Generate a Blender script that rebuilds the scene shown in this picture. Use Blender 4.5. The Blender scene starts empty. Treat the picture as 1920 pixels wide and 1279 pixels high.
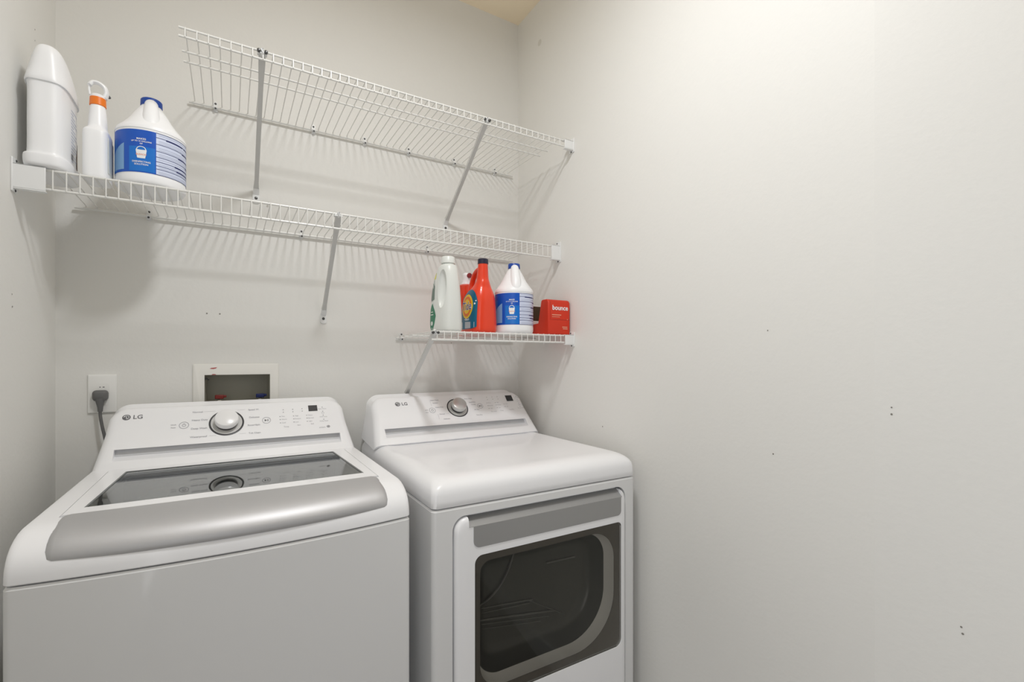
import bpy, bmesh, math
from math import sin, cos, pi, radians, atan2, sqrt
from mathutils import Vector, Matrix

C = bpy.context.scene.collection
sc = bpy.context.scene

# ------------------------------------------------------------ camera
cam_d = bpy.data.cameras.new('camera')
cam = bpy.data.objects.new('camera', cam_d); C.objects.link(cam)
CAMX, CAMY, CAMZ = 0.4401, -1.8841, 1.2919
cam.location = (CAMX, CAMY, CAMZ)
cam.rotation_euler = (pi / 2, 0, -0.5393)
cam_d.sensor_width = 36.0
cam_d.sensor_fit = 'HORIZONTAL'
cam_d.lens = 885.1 / 1920 * 36.0
cam_d.shift_y = 33.3 / 1920
cam_d.clip_start = 0.02
sc.camera = cam

# ------------------------------------------------------------ world, lights, exposure
w = bpy.data.worlds.new('world'); sc.world = w; w.use_nodes = True
w.node_tree.nodes['Background'].inputs[0].default_value = (0.97, 0.98, 1.0, 1)
w.node_tree.nodes['Background'].inputs[1].default_value = 0.22
LX, LY = 0.77, -1.20
def area(name, loc, rot, size, power, col, shape='DISK', sy=None):
    d = bpy.data.lights.new(name, 'AREA'); d.shape = shape; d.size = size
    if sy: d.size_y = sy
    d.energy = power; d.color = col
    o = bpy.data.objects.new(name, d); C.objects.link(o); o.location = loc; o.rotation_euler = rot
    return o
area('ceiling_lamp_light', (LX, LY, 2.775), (0, 0, 0), 0.20, 13.2, (0.985, 0.99, 1.0))
area('side_fill_light', (-0.05, -2.42, 1.25), (radians(90), 0, radians(-90)), 0.8, 10.0, (0.975, 0.985, 1.0), 'RECTANGLE', 2.0)  # added fill light out of view, brightens the lower right wall
vs = sc.view_settings
vs.view_transform = 'Standard'; vs.look = 'None'; vs.gamma = 1.0; vs.use_curve_mapping = False
vs.exposure = 0.20
sc.cycles.diffuse_bounces = 8

# ------------------------------------------------------------ materials
MATS = {}
def pmat(name, col, rough=0.5, metal=0.0, coat=0.0, spec=0.5, bump=None, emit=None, trans=0.0, sss=0.0):
    m = bpy.data.materials.new(name); m.use_nodes = True
    nt = m.node_tree; b = nt.nodes['Principled BSDF']
    b.inputs['Base Color'].default_value = (*col, 1); b.inputs['Roughness'].default_value = rough
    b.inputs['Metallic'].default_value = metal; b.inputs['Coat Weight'].default_value = coat
    b.inputs['Coat Roughness'].default_value = 0.06
    b.inputs['Specular IOR Level'].default_value = spec
    b.inputs['Transmission Weight'].default_value = trans
    if sss:
        b.inputs['Subsurface Weight'].default_value = sss
        b.inputs['Subsurface Radius'].default_value = (0.01, 0.01, 0.01)
    if bump:
        scale, strength, dist = bump
        tc = nt.nodes.new('ShaderNodeTexCoord'); n = nt.nodes.new('ShaderNodeTexNoise'); bp = nt.nodes.new('ShaderNodeBump')
        n.inputs['Scale'].default_value = scale; n.inputs['Detail'].default_value = 3
        bp.inputs['Strength'].default_value = strength; bp.inputs['Distance'].default_value = dist
        nt.links.new(tc.outputs['Object'], n.inputs['Vector']); nt.links.new(n.outputs['Fac'], bp.inputs['Height'])
        nt.links.new(bp.outputs['Normal'], b.inputs['Normal'])
    MATS[name] = m
    return m

def wallmat(name, col):
    m = pmat(name, col, 0.6, spec=0.35)
    nt = m.node_tree; b = nt.nodes['Principled BSDF']
    tc = nt.nodes.new('ShaderNodeTexCoord')
    n = nt.nodes.new('ShaderNodeTexNoise'); n.inputs['Scale'].default_value = 75; n.inputs['Detail'].default_value = 4
    n2 = nt.nodes.new('ShaderNodeTexNoise'); n2.inputs['Scale'].default_value = 2.2; n2.inputs['Detail'].default_value = 2
    bp = nt.nodes.new('ShaderNodeBump'); bp.inputs['Strength'].default_value = 0.13; bp.inputs['Distance'].default_value = 0.0035
    mx = nt.nodes.new('ShaderNodeMixRGB'); mx.inputs[1].default_value = (*[c * 0.985 for c in col], 1)
    mx.inputs[2].default_value = (*[min(1, c * 1.01) for c in col], 1)
    for q in (n, n2): nt.links.new(tc.outputs['Object'], q.inputs['Vector'])
    nt.links.new(n.outputs['Fac'], bp.inputs['Height']); nt.links.new(bp.outputs['Normal'], b.inputs['Normal'])
    nt.links.new(n2.outputs['Fac'], mx.inputs[0]); nt.links.new(mx.outputs[0], b.inputs['Base Color'])
    return m

def glassmat(name, tint, rough=0.03, ior=1.5):
    m = bpy.data.materials.new(name); m.use_nodes = True; nt = m.node_tree
    for n in list(nt.nodes): nt.nodes.remove(n)
    o = nt.nodes.new('ShaderNodeOutputMaterial'); mx = nt.nodes.new('ShaderNodeMixShader')
    t = nt.nodes.new('ShaderNodeBsdfTransparent'); t.inputs[0].default_value = (*tint, 1)
    g = nt.nodes.new('ShaderNodeBsdfGlossy'); g.inputs['Roughness'].default_value = rough
    g.inputs['Color'].default_value = (0.95, 0.97, 0.97, 1)
    f = nt.nodes.new('ShaderNodeFresnel'); f.inputs['IOR'].default_value = ior
    nt.links.new(f.outputs[0], mx.inputs[0]); nt.links.new(t.outputs[0], mx.inputs[1]); nt.links.new(g.outputs[0], mx.inputs[2])
    nt.links.new(mx.outputs[0], o.inputs[0]); MATS[name] = m
    return m

WALL = wallmat('wall_paint', (0.77, 0.765, 0.738))
CEIL = wallmat('ceiling_paint', (0.93, 0.81, 0.62))
FLOOR = pmat('floor_tile', (0.32, 0.30, 0.29), 0.45)
ENAM = pmat('white_enamel', (0.74, 0.745, 0.75), 0.28, coat=0.5)  # base set darker to carry the shade on the machine fronts
PLAS = pmat('white_appliance_plastic', (0.88, 0.885, 0.905), 0.33, coat=0.25)
SILV = pmat('silver_handle', (0.54, 0.54, 0.55), 0.52, metal=0.7)
SILV2 = pmat('silver_plastic', (0.36, 0.36, 0.36), 0.38, metal=0.5)
KNOB = pmat('knob_plastic', (0.85, 0.85, 0.86), 0.25, coat=0.4)
KNOBM = pmat('brushed_knob', (0.62, 0.62, 0.61), 0.35, metal=0.7)
KDARK = pmat('knob_ring_dark', (0.05, 0.05, 0.055), 0.3)
KGREY = pmat('knob_well_grey', (0.62, 0.62, 0.61), 0.35)
INK = pmat('print_ink', (0.13, 0.13, 0.14), 0.5)
INKL = pmat('print_ink_light', (0.42, 0.42, 0.45), 0.5)
DISP = pmat('display_glass', (0.035, 0.037, 0.04), 0.12)
DISPG = pmat('display_glass_grey', (0.07, 0.07, 0.075), 0.15)
LGLASS = glassmat('lid_glass', (0.95, 0.975, 0.975), 0.025, 3.6)
LCLEAR = glassmat('clear_glass_underside', (0.97, 0.985, 0.985), 0.03, 1.02)
DGLASS = glassmat('door_glass', (0.88, 0.87, 0.85), 0.03, 1.22)
GASK = pmat('glass_border', (0.16, 0.17, 0.17), 0.3)
TUB = pmat('tub_plastic', (0.74, 0.77, 0.78), 0.4)
STEEL = pmat('drum_steel', (0.45, 0.46, 0.47), 0.35, metal=0.9)
DARK = pmat('dark_window_mask', (0.125, 0.115, 0.10), 0.5)
BEZ = pmat('bezel_grey', (0.85, 0.84, 0.81), 0.4)
BOWL = pmat('door_bowl_dark', (0.05, 0.052, 0.046), 0.3)
BOWLR = pmat('door_bowl_rib', (0.13, 0.135, 0.125), 0.4)
BLACK = pmat('black_shade_and_tab', (0.015, 0.015, 0.015), 0.6)
WIRE = pmat('white_vinyl_wire', (0.76, 0.76, 0.735), 0.32)
BRKT = pmat('white_bracket', (0.80, 0.81, 0.81), 0.35)
BRACE = pmat('grey_white_brace', (0.60, 0.60, 0.585), 0.35)
SCREW = pmat('dark_screw', (0.10, 0.10, 0.10), 0.35, metal=0.8)
OUTL = pmat('outlet_plastic', (0.83, 0.83, 0.81), 0.35)
PLUG = pmat('grey_plug', (0.13, 0.13, 0.13), 0.5)
VBOX = pmat('valve_box_plastic', (0.80, 0.79, 0.75), 0.4)
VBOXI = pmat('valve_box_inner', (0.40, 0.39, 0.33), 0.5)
VRED = pmat('red_valve', (0.22, 0.02, 0.015), 0.4)
VBLUE = pmat('blue_valve', (0.01, 0.02, 0.12), 0.4)
VMET = pmat('valve_metal', (0.55, 0.52, 0.45), 0.4, metal=0.7)
HDPE = pmat('white_bottle', (0.90, 0.91, 0.93), 0.38, sss=0.15)
HDPEC = pmat('cream_bottle', (0.74, 0.76, 0.73), 0.35, sss=0.1)
BLUECAP = pmat('blue_cap', (0.005, 0.06, 0.36), 0.35)
BLUE = pmat('label_blue', (0.0, 0.085, 0.50), 0.35)
BLUEM = pmat('label_mid_blue', (0.0, 0.16, 0.60), 0.35)
BLUEL = pmat('label_light_blue', (0.22, 0.42, 0.72), 0.4)
LABW = pmat('label_pale', (0.66, 0.72, 0.90), 0.4)
LABD = pmat('label_navy', (0.008, 0.016, 0.12), 0.4)
NAVYB = pmat('word_navy', (0.01, 0.02, 0.22), 0.4)
LABG = pmat('label_grey', (0.52, 0.57, 0.72), 0.4)
WHT = pmat('print_white', (0.86, 0.87, 0.88), 0.5)
ORNG = pmat('orange_collar', (0.86, 0.20, 0.01), 0.4)
RED = pmat('orange_red_bottle', (0.80, 0.048, 0.010), 0.3, coat=0.2)
REDD = pmat('dark_red_cap', (0.25, 0.01, 0.015), 0.3)
NAVY = pmat('navy_cap', (0.012, 0.012, 0.035), 0.35)
TEAL = pmat('label_teal', (0.0, 0.115, 0.21), 0.35)
YEL = pmat('label_yellow', (0.85, 0.55, 0.01), 0.4)
ORL = pmat('label_orange', (0.80, 0.16, 0.005), 0.4)
GREY = pmat('label_silver', (0.45, 0.48, 0.52), 0.4)
GREEN = pmat('label_green', (0.02, 0.19, 0.10), 0.35)
GREEND = pmat('label_grey_green', (0.14, 0.20, 0.17), 0.4)
LYEL = pmat('label_pale_yellow', (0.75, 0.70, 0.10), 0.4)
CARD = pmat('red_carton', (0.62, 0.028, 0.004), 0.42)
CARDP = pmat('carton_print', (0.80, 0.33, 0.22), 0.5)
BROWN = pmat('brown_carton', (0.055, 0.035, 0.015), 0.5)
BROWNL = pmat('brown_label', (0.14, 0.07, 0.03), 0.5)
HOLE = pmat('wall_hole', (0.22, 0.21, 0.19), 0.8)
PATCH = pmat('wall_patch', (0.66, 0.65, 0.61), 0.7)
PINK = pmat('red_smudge', (0.45, 0.10, 0.10), 0.7)
LAMPG = pmat('lamp_housing', (0.8, 0.8, 0.8), 0.4)

# ------------------------------------------------------------ helpers
def tag(o, label=None, cat=None, group=None, kind=None):
    if label: o['label'] = label
    if cat: o['category'] = cat
    if group: o['group'] = group
    if kind: o['kind'] = kind
    return o
def thing(name, loc, label, cat, group=None, rz=0):
    o = bpy.data.objects.new(name, None); C.objects.link(o); o.location = loc; o.rotation_euler = (0, 0, rz)
    o.empty_display_size = 0.05
    return tag(o, label, cat, group)
def wloc(o):
    v = Vector((0, 0, 0))
    while o: v += o.location; o = o.parent
    return v
def part(name, data, mat, parent=None, smooth=35, bevel=0, seg=3, local=False):
    """data: bmesh in world coordinates (or local to the parent)."""
    bm = data if isinstance(data, bmesh.types.BMesh) else frompy(*data)
    base = Vector((0, 0, 0))
    if not local and parent is not None:
        base = wloc(parent)
    # origin at the centre of the part's footprint
    if len(bm.verts):
        xs = [v.co for v in bm.verts]
        cen = Vector(((min(v.x for v in xs) + max(v.x for v in xs)) / 2, (min(v.y for v in xs) + max(v.y for v in xs)) / 2, min(v.z for v in xs)))
    else: cen = Vector()
    bmesh.ops.translate(bm, verts=bm.verts, vec=-cen)
    me = bpy.data.meshes.new(name); bm.to_mesh(me); bm.free()
    mats = mat if isinstance(mat, (list, tuple)) else [mat]
    for m in mats: me.materials.append(m)
    if smooth:
        me.polygons.foreach_set('use_smooth', [True] * len(me.polygons))
        me.set_sharp_from_angle(angle=radians(smooth))
    o = bpy.data.objects.new(name, me); C.objects.link(o)
    if local and parent is not None:
        q = parent
        while q.parent: base += q.location; q = q.parent   # decals are given in the frame of the whole thing
    o.location = cen - base
    if parent is not None: o.parent = parent
    if bevel:
        md = o.modifiers.new('bevel', 'BEVEL'); md.width = bevel; md.segments = seg; md.limit_method = 'ANGLE'
        md.angle_limit = radians(40)
        md.harden_normals = False
    return o
def frompy(verts, faces):
    bm = bmesh.new(); vs_ = [bm.verts.new(v) for v in verts]
    for f in faces:
        try: bm.faces.new([vs_[i] for i in f])
        except ValueError: pass
    bmesh.ops.recalc_face_normals(bm, faces=bm.faces)
    return bm
def join(*bms):
    out = bmesh.new()
    for b in bms:
        me = bpy.data.meshes.new('tmp'); b.to_mesh(me); b.free(); out.from_mesh(me); bpy.data.meshes.remove(me)
    return out
def box(x0, x1, y0, y1, z0, z1):
    v = [(x, y, z) for z in (z0, z1) for y in (y0, y1) for x in (x0, x1)]
    return frompy(v, [(0, 1, 3, 2), (4, 6, 7, 5), (0, 4, 5, 1), (2, 3, 7, 6), (0, 2, 6, 4), (1, 5, 7, 3)])
def prism(poly, axis, a, b):
    """poly: 2D points in the plane orthogonal to axis ('x': (y,z), 'y': (x,z), 'z': (x,y))."""
    def P(p, t):
        return {'x': (t, p[0], p[1]), 'y': (p[0], t, p[1]), 'z': (p[0], p[1], t)}[axis]
    n = len(poly); v = [P(p, a) for p in poly] + [P(p, b) for p in poly]
    f = [tuple(range(n)), tuple(range(n, 2 * n))] + [(i, (i + 1) % n, n + (i + 1) % n, n + i) for i in range(n)]
    return frompy(v, f)
def rrect(x0, x1, z0, z1, r, n=8):
    """rounded rectangle; r may be 4 radii: (x0z0, x1z0, x1z1, x0z1)."""
    if not isinstance(r, (list, tuple)): r = (r,) * 4
    out = []
    for (cx, cz, rr, a0) in ((x0 + r[0], z0 + r[0], r[0], pi), (x1 - r[1], z0 + r[1], r[1], 1.5 * pi), (x1 - r[2], z1 - r[2], r[2], 0), (x0 + r[3], z1 - r[3], r[3], 0.5 * pi)):
        for i in range(n + 1):
            a = a0 + i / n * pi / 2
            out.append((cx + rr * cos(a), cz + rr * sin(a)))
    return out
def rings(rs, caps=True, closed=True):
    n = len(rs[0]); v = [p for r in rs for p in r]; f = []
    for k in range(len(rs) - 1):
        for i in range(n if closed else n - 1):
            j = (i + 1) % n
            f.append((k * n + i, k * n + j, (k + 1) * n + j, (k + 1) * n + i))
    if caps: f += [tuple(range(n)), tuple(range((len(rs) - 1) * n, len(rs) * n))]
    return frompy(v, f)
def tube(pts, r, n=8, caps=True, radii=None, flat=1.0):
    pts = [Vector(p) for p in pts]; rs = []
    up = None
    for i, p in enumerate(pts):
        t = (pts[min(i + 1, len(pts) - 1)] - pts[max(i - 1, 0)]).normalized()
        if up is None:
            up = Vector((0, 0, 1)) if abs(t.z) < 0.9 else Vector((1, 0, 0))
        a = t.cross(up).normalized(); b = a.cross(t).normalized(); up = b
        rr = radii[i] if radii else r
        rs.append([p + (a * cos(2 * pi * k / n) * flat + b * sin(2 * pi * k / n)) * rr for k in range(n)])
    return rings(rs, caps)
def cyl(c, axis, r, h, n=32, r2=None):
    c = Vector(c); ax = Vector(axis).normalized()
    return tube([c, c + ax * h], r, n, radii=[r, r if r2 is None else r2])
def lathe_axis(c, axis, prof, n=48):
    """prof: list of (distance along axis, radius)."""
    c = Vector(c); ax = Vector(axis).normalized()
    u = ax.cross(Vector((0, 0, 1)) if abs(ax.z) < 0.9 else Vector((1, 0, 0))).normalized(); v = ax.cross(u)
    rs = [[c + ax * d + (u * cos(2 * pi * k / n) + v * sin(2 * pi * k / n)) * max(r, 1e-5) for k in range(n)] for d, r in prof]
    return rings(rs)
def boolean(o, *cutters):
    for cb in cutters:
        me = bpy.data.meshes.new('cut'); cb.to_mesh(me); cb.free(); c = bpy.data.objects.new('cut', me); C.objects.link(c)
        md = o.modifiers.new('b', 'BOOLEAN'); md.operation = 'DIFFERENCE'; md.object = c; md.solver = 'EXACT'
        c.location = -0 * Vector((1, 1, 1))
        bpy.context.view_layer.update()
        dg = bpy.context.evaluated_depsgraph_get()
        nm = bpy.data.meshes.new_from_object(o.evaluated_get(dg))
        o.modifiers.remove(md); old = o.data; o.data = nm; nm.name = old.name
        bpy.data.objects.remove(c); bpy.data.meshes.remove(me)
    o.data.polygons.foreach_set('use_smooth', [True] * len(o.data.polygons))
    o.data.set_sharp_from_angle(angle=radians(30))
def crom(rows, k):
    """Catmull-Rom through tuples."""
    out = []
    n = len(rows)
    for i in range(n - 1):
        p0, p1, p2, p3 = rows[max(i - 1, 0)], rows[i], rows[i + 1], rows[min(i + 2, n - 1)]
        for s in range(k):
            t = s / k
            out.append(tuple(0.5 * (2 * b + (c - a) * t + (2 * a - 5 * b + 4 * c - d) * t * t + (3 * b - a - 3 * c + d) * t ** 3) for a, b, c, d in zip(p0, p1, p2, p3)))
    out.append(tuple(rows[-1]))
    return out
class Loft:
    """stack of superellipse sections (z, cx, cy, rx, ry, p), in local coordinates."""
    def __init__(s, secs, k=5): s.s = crom(secs, k)
    def at(s, z):
        S = s.s
        for i in range(len(S) - 1):
            if S[i][0] <= z <= S[i + 1][0]:
                t = (z - S[i][0]) / max(1e-9, S[i + 1][0] - S[i][0])
                return tuple(a + (b - a) * t for a, b in zip(S[i], S[i + 1]))
        return S[-1] if z > S[-1][0] else S[0]
    def bm(s, n=56):
        rs = []
        for z, cx, cy, rx, ry, p in s.s:
            r = []
            for k in range(n):
                a = 2 * pi * k / n; ca, sa = cos(a), sin(a)
                q = (abs(ca) ** p + abs(sa) ** p) ** (-1 / p)
                r.append((cx + rx * q * ca, cy + ry * q * sa, z))
            rs.append(r)
        return rings(rs)
    def polar(s, th, z, off=0.0):      # th = 0 faces -y, positive towards +x
        z_, cx, cy, rx, ry, p = s.at(z); dx, dy = sin(th), -cos(th)
        q = (abs(dx / rx) ** p + abs(dy / ry) ** p) ** (-1 / p) + off
        return (cx + dx * q, cy + dy * q, z)
    def face(s, side, t, z, off=0.0):  # side '-x' : t runs along -y..; side '+x','-y'
        z_, cx, cy, rx, ry, p = s.at(z)
        if side in ('-x', '+x'):
            sg = -1 if side == '-x' else 1
            q = min(0.999, abs(t - cy) / ry)
            return (cx + sg * (rx * (1 - q ** p) ** (1 / p) + off), t, z)
        q = min(0.999, abs(t - cx) / rx)
        return (t, cy - (ry * (1 - q ** p) ** (1 / p) + off), z)
# 2D shapes -> (verts2d, faces)
def s_rect(x0, x1, y0, y1, nx=12, ny=3):
    v = [(x0 + (x1 - x0) * i / nx, y0 + (y1 - y0) * j / ny) for j in range(ny + 1) for i in range(nx + 1)]
    f = [(j * (nx + 1) + i, j * (nx + 1) + i + 1, (j + 1) * (nx + 1) + i + 1, (j + 1) * (nx + 1) + i) for j in range(ny) for i in range(nx)]
    return v, f
def s_disc(cx, cy, rx, ry, n=28, r0=0.0, m=4):
    v = []; f = []
    for j in range(m + 1):
        q = r0 + (1 - r0) * j / m
        q = max(q, 0.001)
        v += [(cx + rx * q * cos(2 * pi * i / n), cy + ry * q * sin(2 * pi * i / n)) for i in range(n)]
    for j in range(m):
        f += [(j * n + i, j * n + (i + 1) % n, (j + 1) * n + (i + 1) % n, (j + 1) * n + i) for i in range(n)]
    return v, f
def s_poly(pts): return list(pts), [tuple(range(len(pts)))]
def s_cols(cols, ny=6):
    """vertical strips between (x, ylow, yhigh)."""
    v = []; f = []; m = ny + 1
    for x, a, b in cols: v += [(x, a + (b - a) * j / ny) for j in range(m)]
    for i in range(len(cols) - 1):
        for j in range(ny): f.append((i * m + j, (i + 1) * m + j, (i + 1) * m + j + 1, i * m + j + 1))
    return v, f
_font_cache = {}
def s_text(txt, size, cx=0, cy=0, align='CENTER', shear=0.0, sx=1.0, bold=0.0):
    cu = bpy.data.curves.new('t', 'FONT'); cu.body = txt; cu.size = size; cu.align_x = align; cu.align_y = 'CENTER'
    cu.shear = shear; cu.offset = bold; cu.resolution_u = 3
    o = bpy.data.objects.new('t', cu); C.objects.link(o)
    bpy.context.view_layer.update()
    dg = bpy.context.evaluated_depsgraph_get()
    me = bpy.data.meshes.new_from_object(o.evaluated_get(dg))
    v = [(p.co.x * sx + cx, p.co.y + cy) for p in me.vertices]; f = [tuple(p.vertices) for p in me.polygons]
    bpy.data.objects.remove(o); bpy.data.curves.remove(cu); bpy.data.meshes.remove(me)
    return v, f
def s_merge(*sh):
    v = []; f = []
    for a, b in sh:
        n = len(v); v += a; f += [tuple(i + n for i in q) for q in b]
    return v, f
def decal(name, shape, fn, mat, parent, local=True):
    v, f = shape
    bm = bmesh.new(); vv = [bm.verts.new(fn(*p)) for p in v]
    for q in f:
        try: bm.faces.new([vv[i] for i in q])
        except ValueError: pass
    return part(name, bm, mat, parent, smooth=60, local=local)

# ------------------------------------------------------------ the room
W, ZC = 1.6015, 2.8543
YF = -3.0
def struct(name, bm, mat, **k):
    o = part(name, bm, mat, None, **k); o['kind'] = 'structure'; return o
T = 0.11
def holes_on(bm_fn, pts): return [bm_fn(*p) for p in pts]
# back wall with an opening for the valve box
VX0, VX1, VZ0, VZ1 = 0.366, 0.566, 1.03, 1.240
back = join(box(-T, VX0, 0, T, 0, ZC), box(VX1, W + T, 0, T, 0, ZC), box(VX0, VX1, 0, T, 0, VZ0), box(VX0, VX1, 0, T, VZ1, ZC))
def spot(bm, p, n, r, m=10, sq=1.0, off=0.0006):
    """small disc sunk in a wall surface as a second-material face."""
    p = Vector(p); n = Vector(n).normalized(); u = Vector((0, 0, 1)); v = n.cross(u)
    vs_ = [bm.verts.new(p + n * off + (v * cos(2 * pi * i / m) * r + u * sin(2 * pi * i / m) * r * sq)) for i in range(m)]
    f = bm.faces.new(vs_); return f
def mark(bm, items, n):
    for (p, r, idx) in items:
        f = spot(bm, p, n, r); f.material_index = idx
mark(back, [((0.375, 0, 1.444), 0.0024, 1), ((0.412, 0, 1.444), 0.0024, 1), ((1.30, 0, 1.80), 0.0022, 1), ((1.262, 0, 1.36), 0.0018, 1)], (0, -1, 0))
struct('wall_back', back, [WALL, HOLE, PATCH], smooth=0)
lw = join(box(-T, 0, -2.0, 0, 0, ZC), box(-T, 0, YF, -2.84, 0, ZC), box(-T, 0, -2.84, -2.0, 2.3, ZC))  # rear opening is unseen, added to let the side fill in
mark(lw, [((0, -0.325, 1.444), 0.0018, 1), ((0, -0.322, 1.415), 0.0022, 1), ((0, -0.172, 2.159), 0.002, 1), ((0, -0.172, 2.13), 0.0016, 1)], (1, 0, 0))
struct('wall_left', lw, [WALL, HOLE, PATCH], smooth=0)
YS = -1.425
rw = box(W, W + T, YS, T, 0, ZC)
mark(rw, [((W, -1.196, 1.363), 0.0017, 1), ((W, -0.584, 1.046), 0.0022, 1), ((W, -1.21, 1.055), 0.002, 1), ((W, -0.179, 2.671), 0.014, 2)], (-1, 0, 0))
struct('wall_right', rw, [WALL, HOLE, PATCH], smooth=0)
ANG = radians(9.0)
def off_x(y): return W + (YS - y) * math.tan(ANG)
ew = prism([(W, YS), (off_x(YF), YF), (W + T + 0.1, YF), (W + T, YS)], 'z', 0, ZC)
def onw(y, z): return (off_x(y), y, z)
mark(ew, [(onw(-1.453, 1.192), 0.0016, 1), (onw(-1.453, 1.178), 0.002, 1), (onw(-1.556, 0.787), 0.0018, 1), (onw(-1.558, 0.775), 0.002, 1)], (-1, -0.05, 0))
struct('wall_entry_right', ew, [WALL, HOLE, PATCH], smooth=0)
# unseen front wall behind the camera, opened wide so light escapes
struct('wall_front', join(box(-T, 0.08, YF - T, YF, 0, ZC), box(1.52, W + T + 0.1, YF - T, YF, 0, ZC), box(0.08, 1.52, YF - T, YF, 2.44, ZC)), WALL, smooth=0)
struct('floor', box(-T, W + T + 0.1, YF - T, T, -0.05, 0), FLOOR, smooth=0)
struct('ceiling', box(-T, W + T + 0.1, YF - T, T, ZC, ZC + 0.05), CEIL, smooth=0)
for nm, bmx in (('baseboard_back', box(0, W, -0.014, 0, 0, 0.09)), ('baseboard_left', box(0, 0.014, -2.0, -0.014, 0, 0.09)), ('baseboard_right', box(W - 0.014, W, YS, -0.014, 0, 0.09)), ('baseboard_entry_right', prism([(W - 0.014, YS), (off_x(YF) - 0.014, YF), (off_x(YF), YF), (W, YS)], 'z', 0, 0.09))):
    struct(nm, bmx, BRKT, smooth=0, bevel=0.004, seg=2)
# flush ceiling lamp (above the frame)
lp = thing('ceiling_lamp', (LX, LY, ZC), 'round flush ceiling lamp in the middle of the laundry room ceiling', 'ceiling lamp')
part('lamp_base', lathe_axis((LX, LY, ZC), (0, 0, -1), [(0, 0.15), (0.05, 0.15), (0.076, 0.142), (0.076, 0.131), (0.06, 0.131)], 48), LAMPG, lp)

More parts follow.
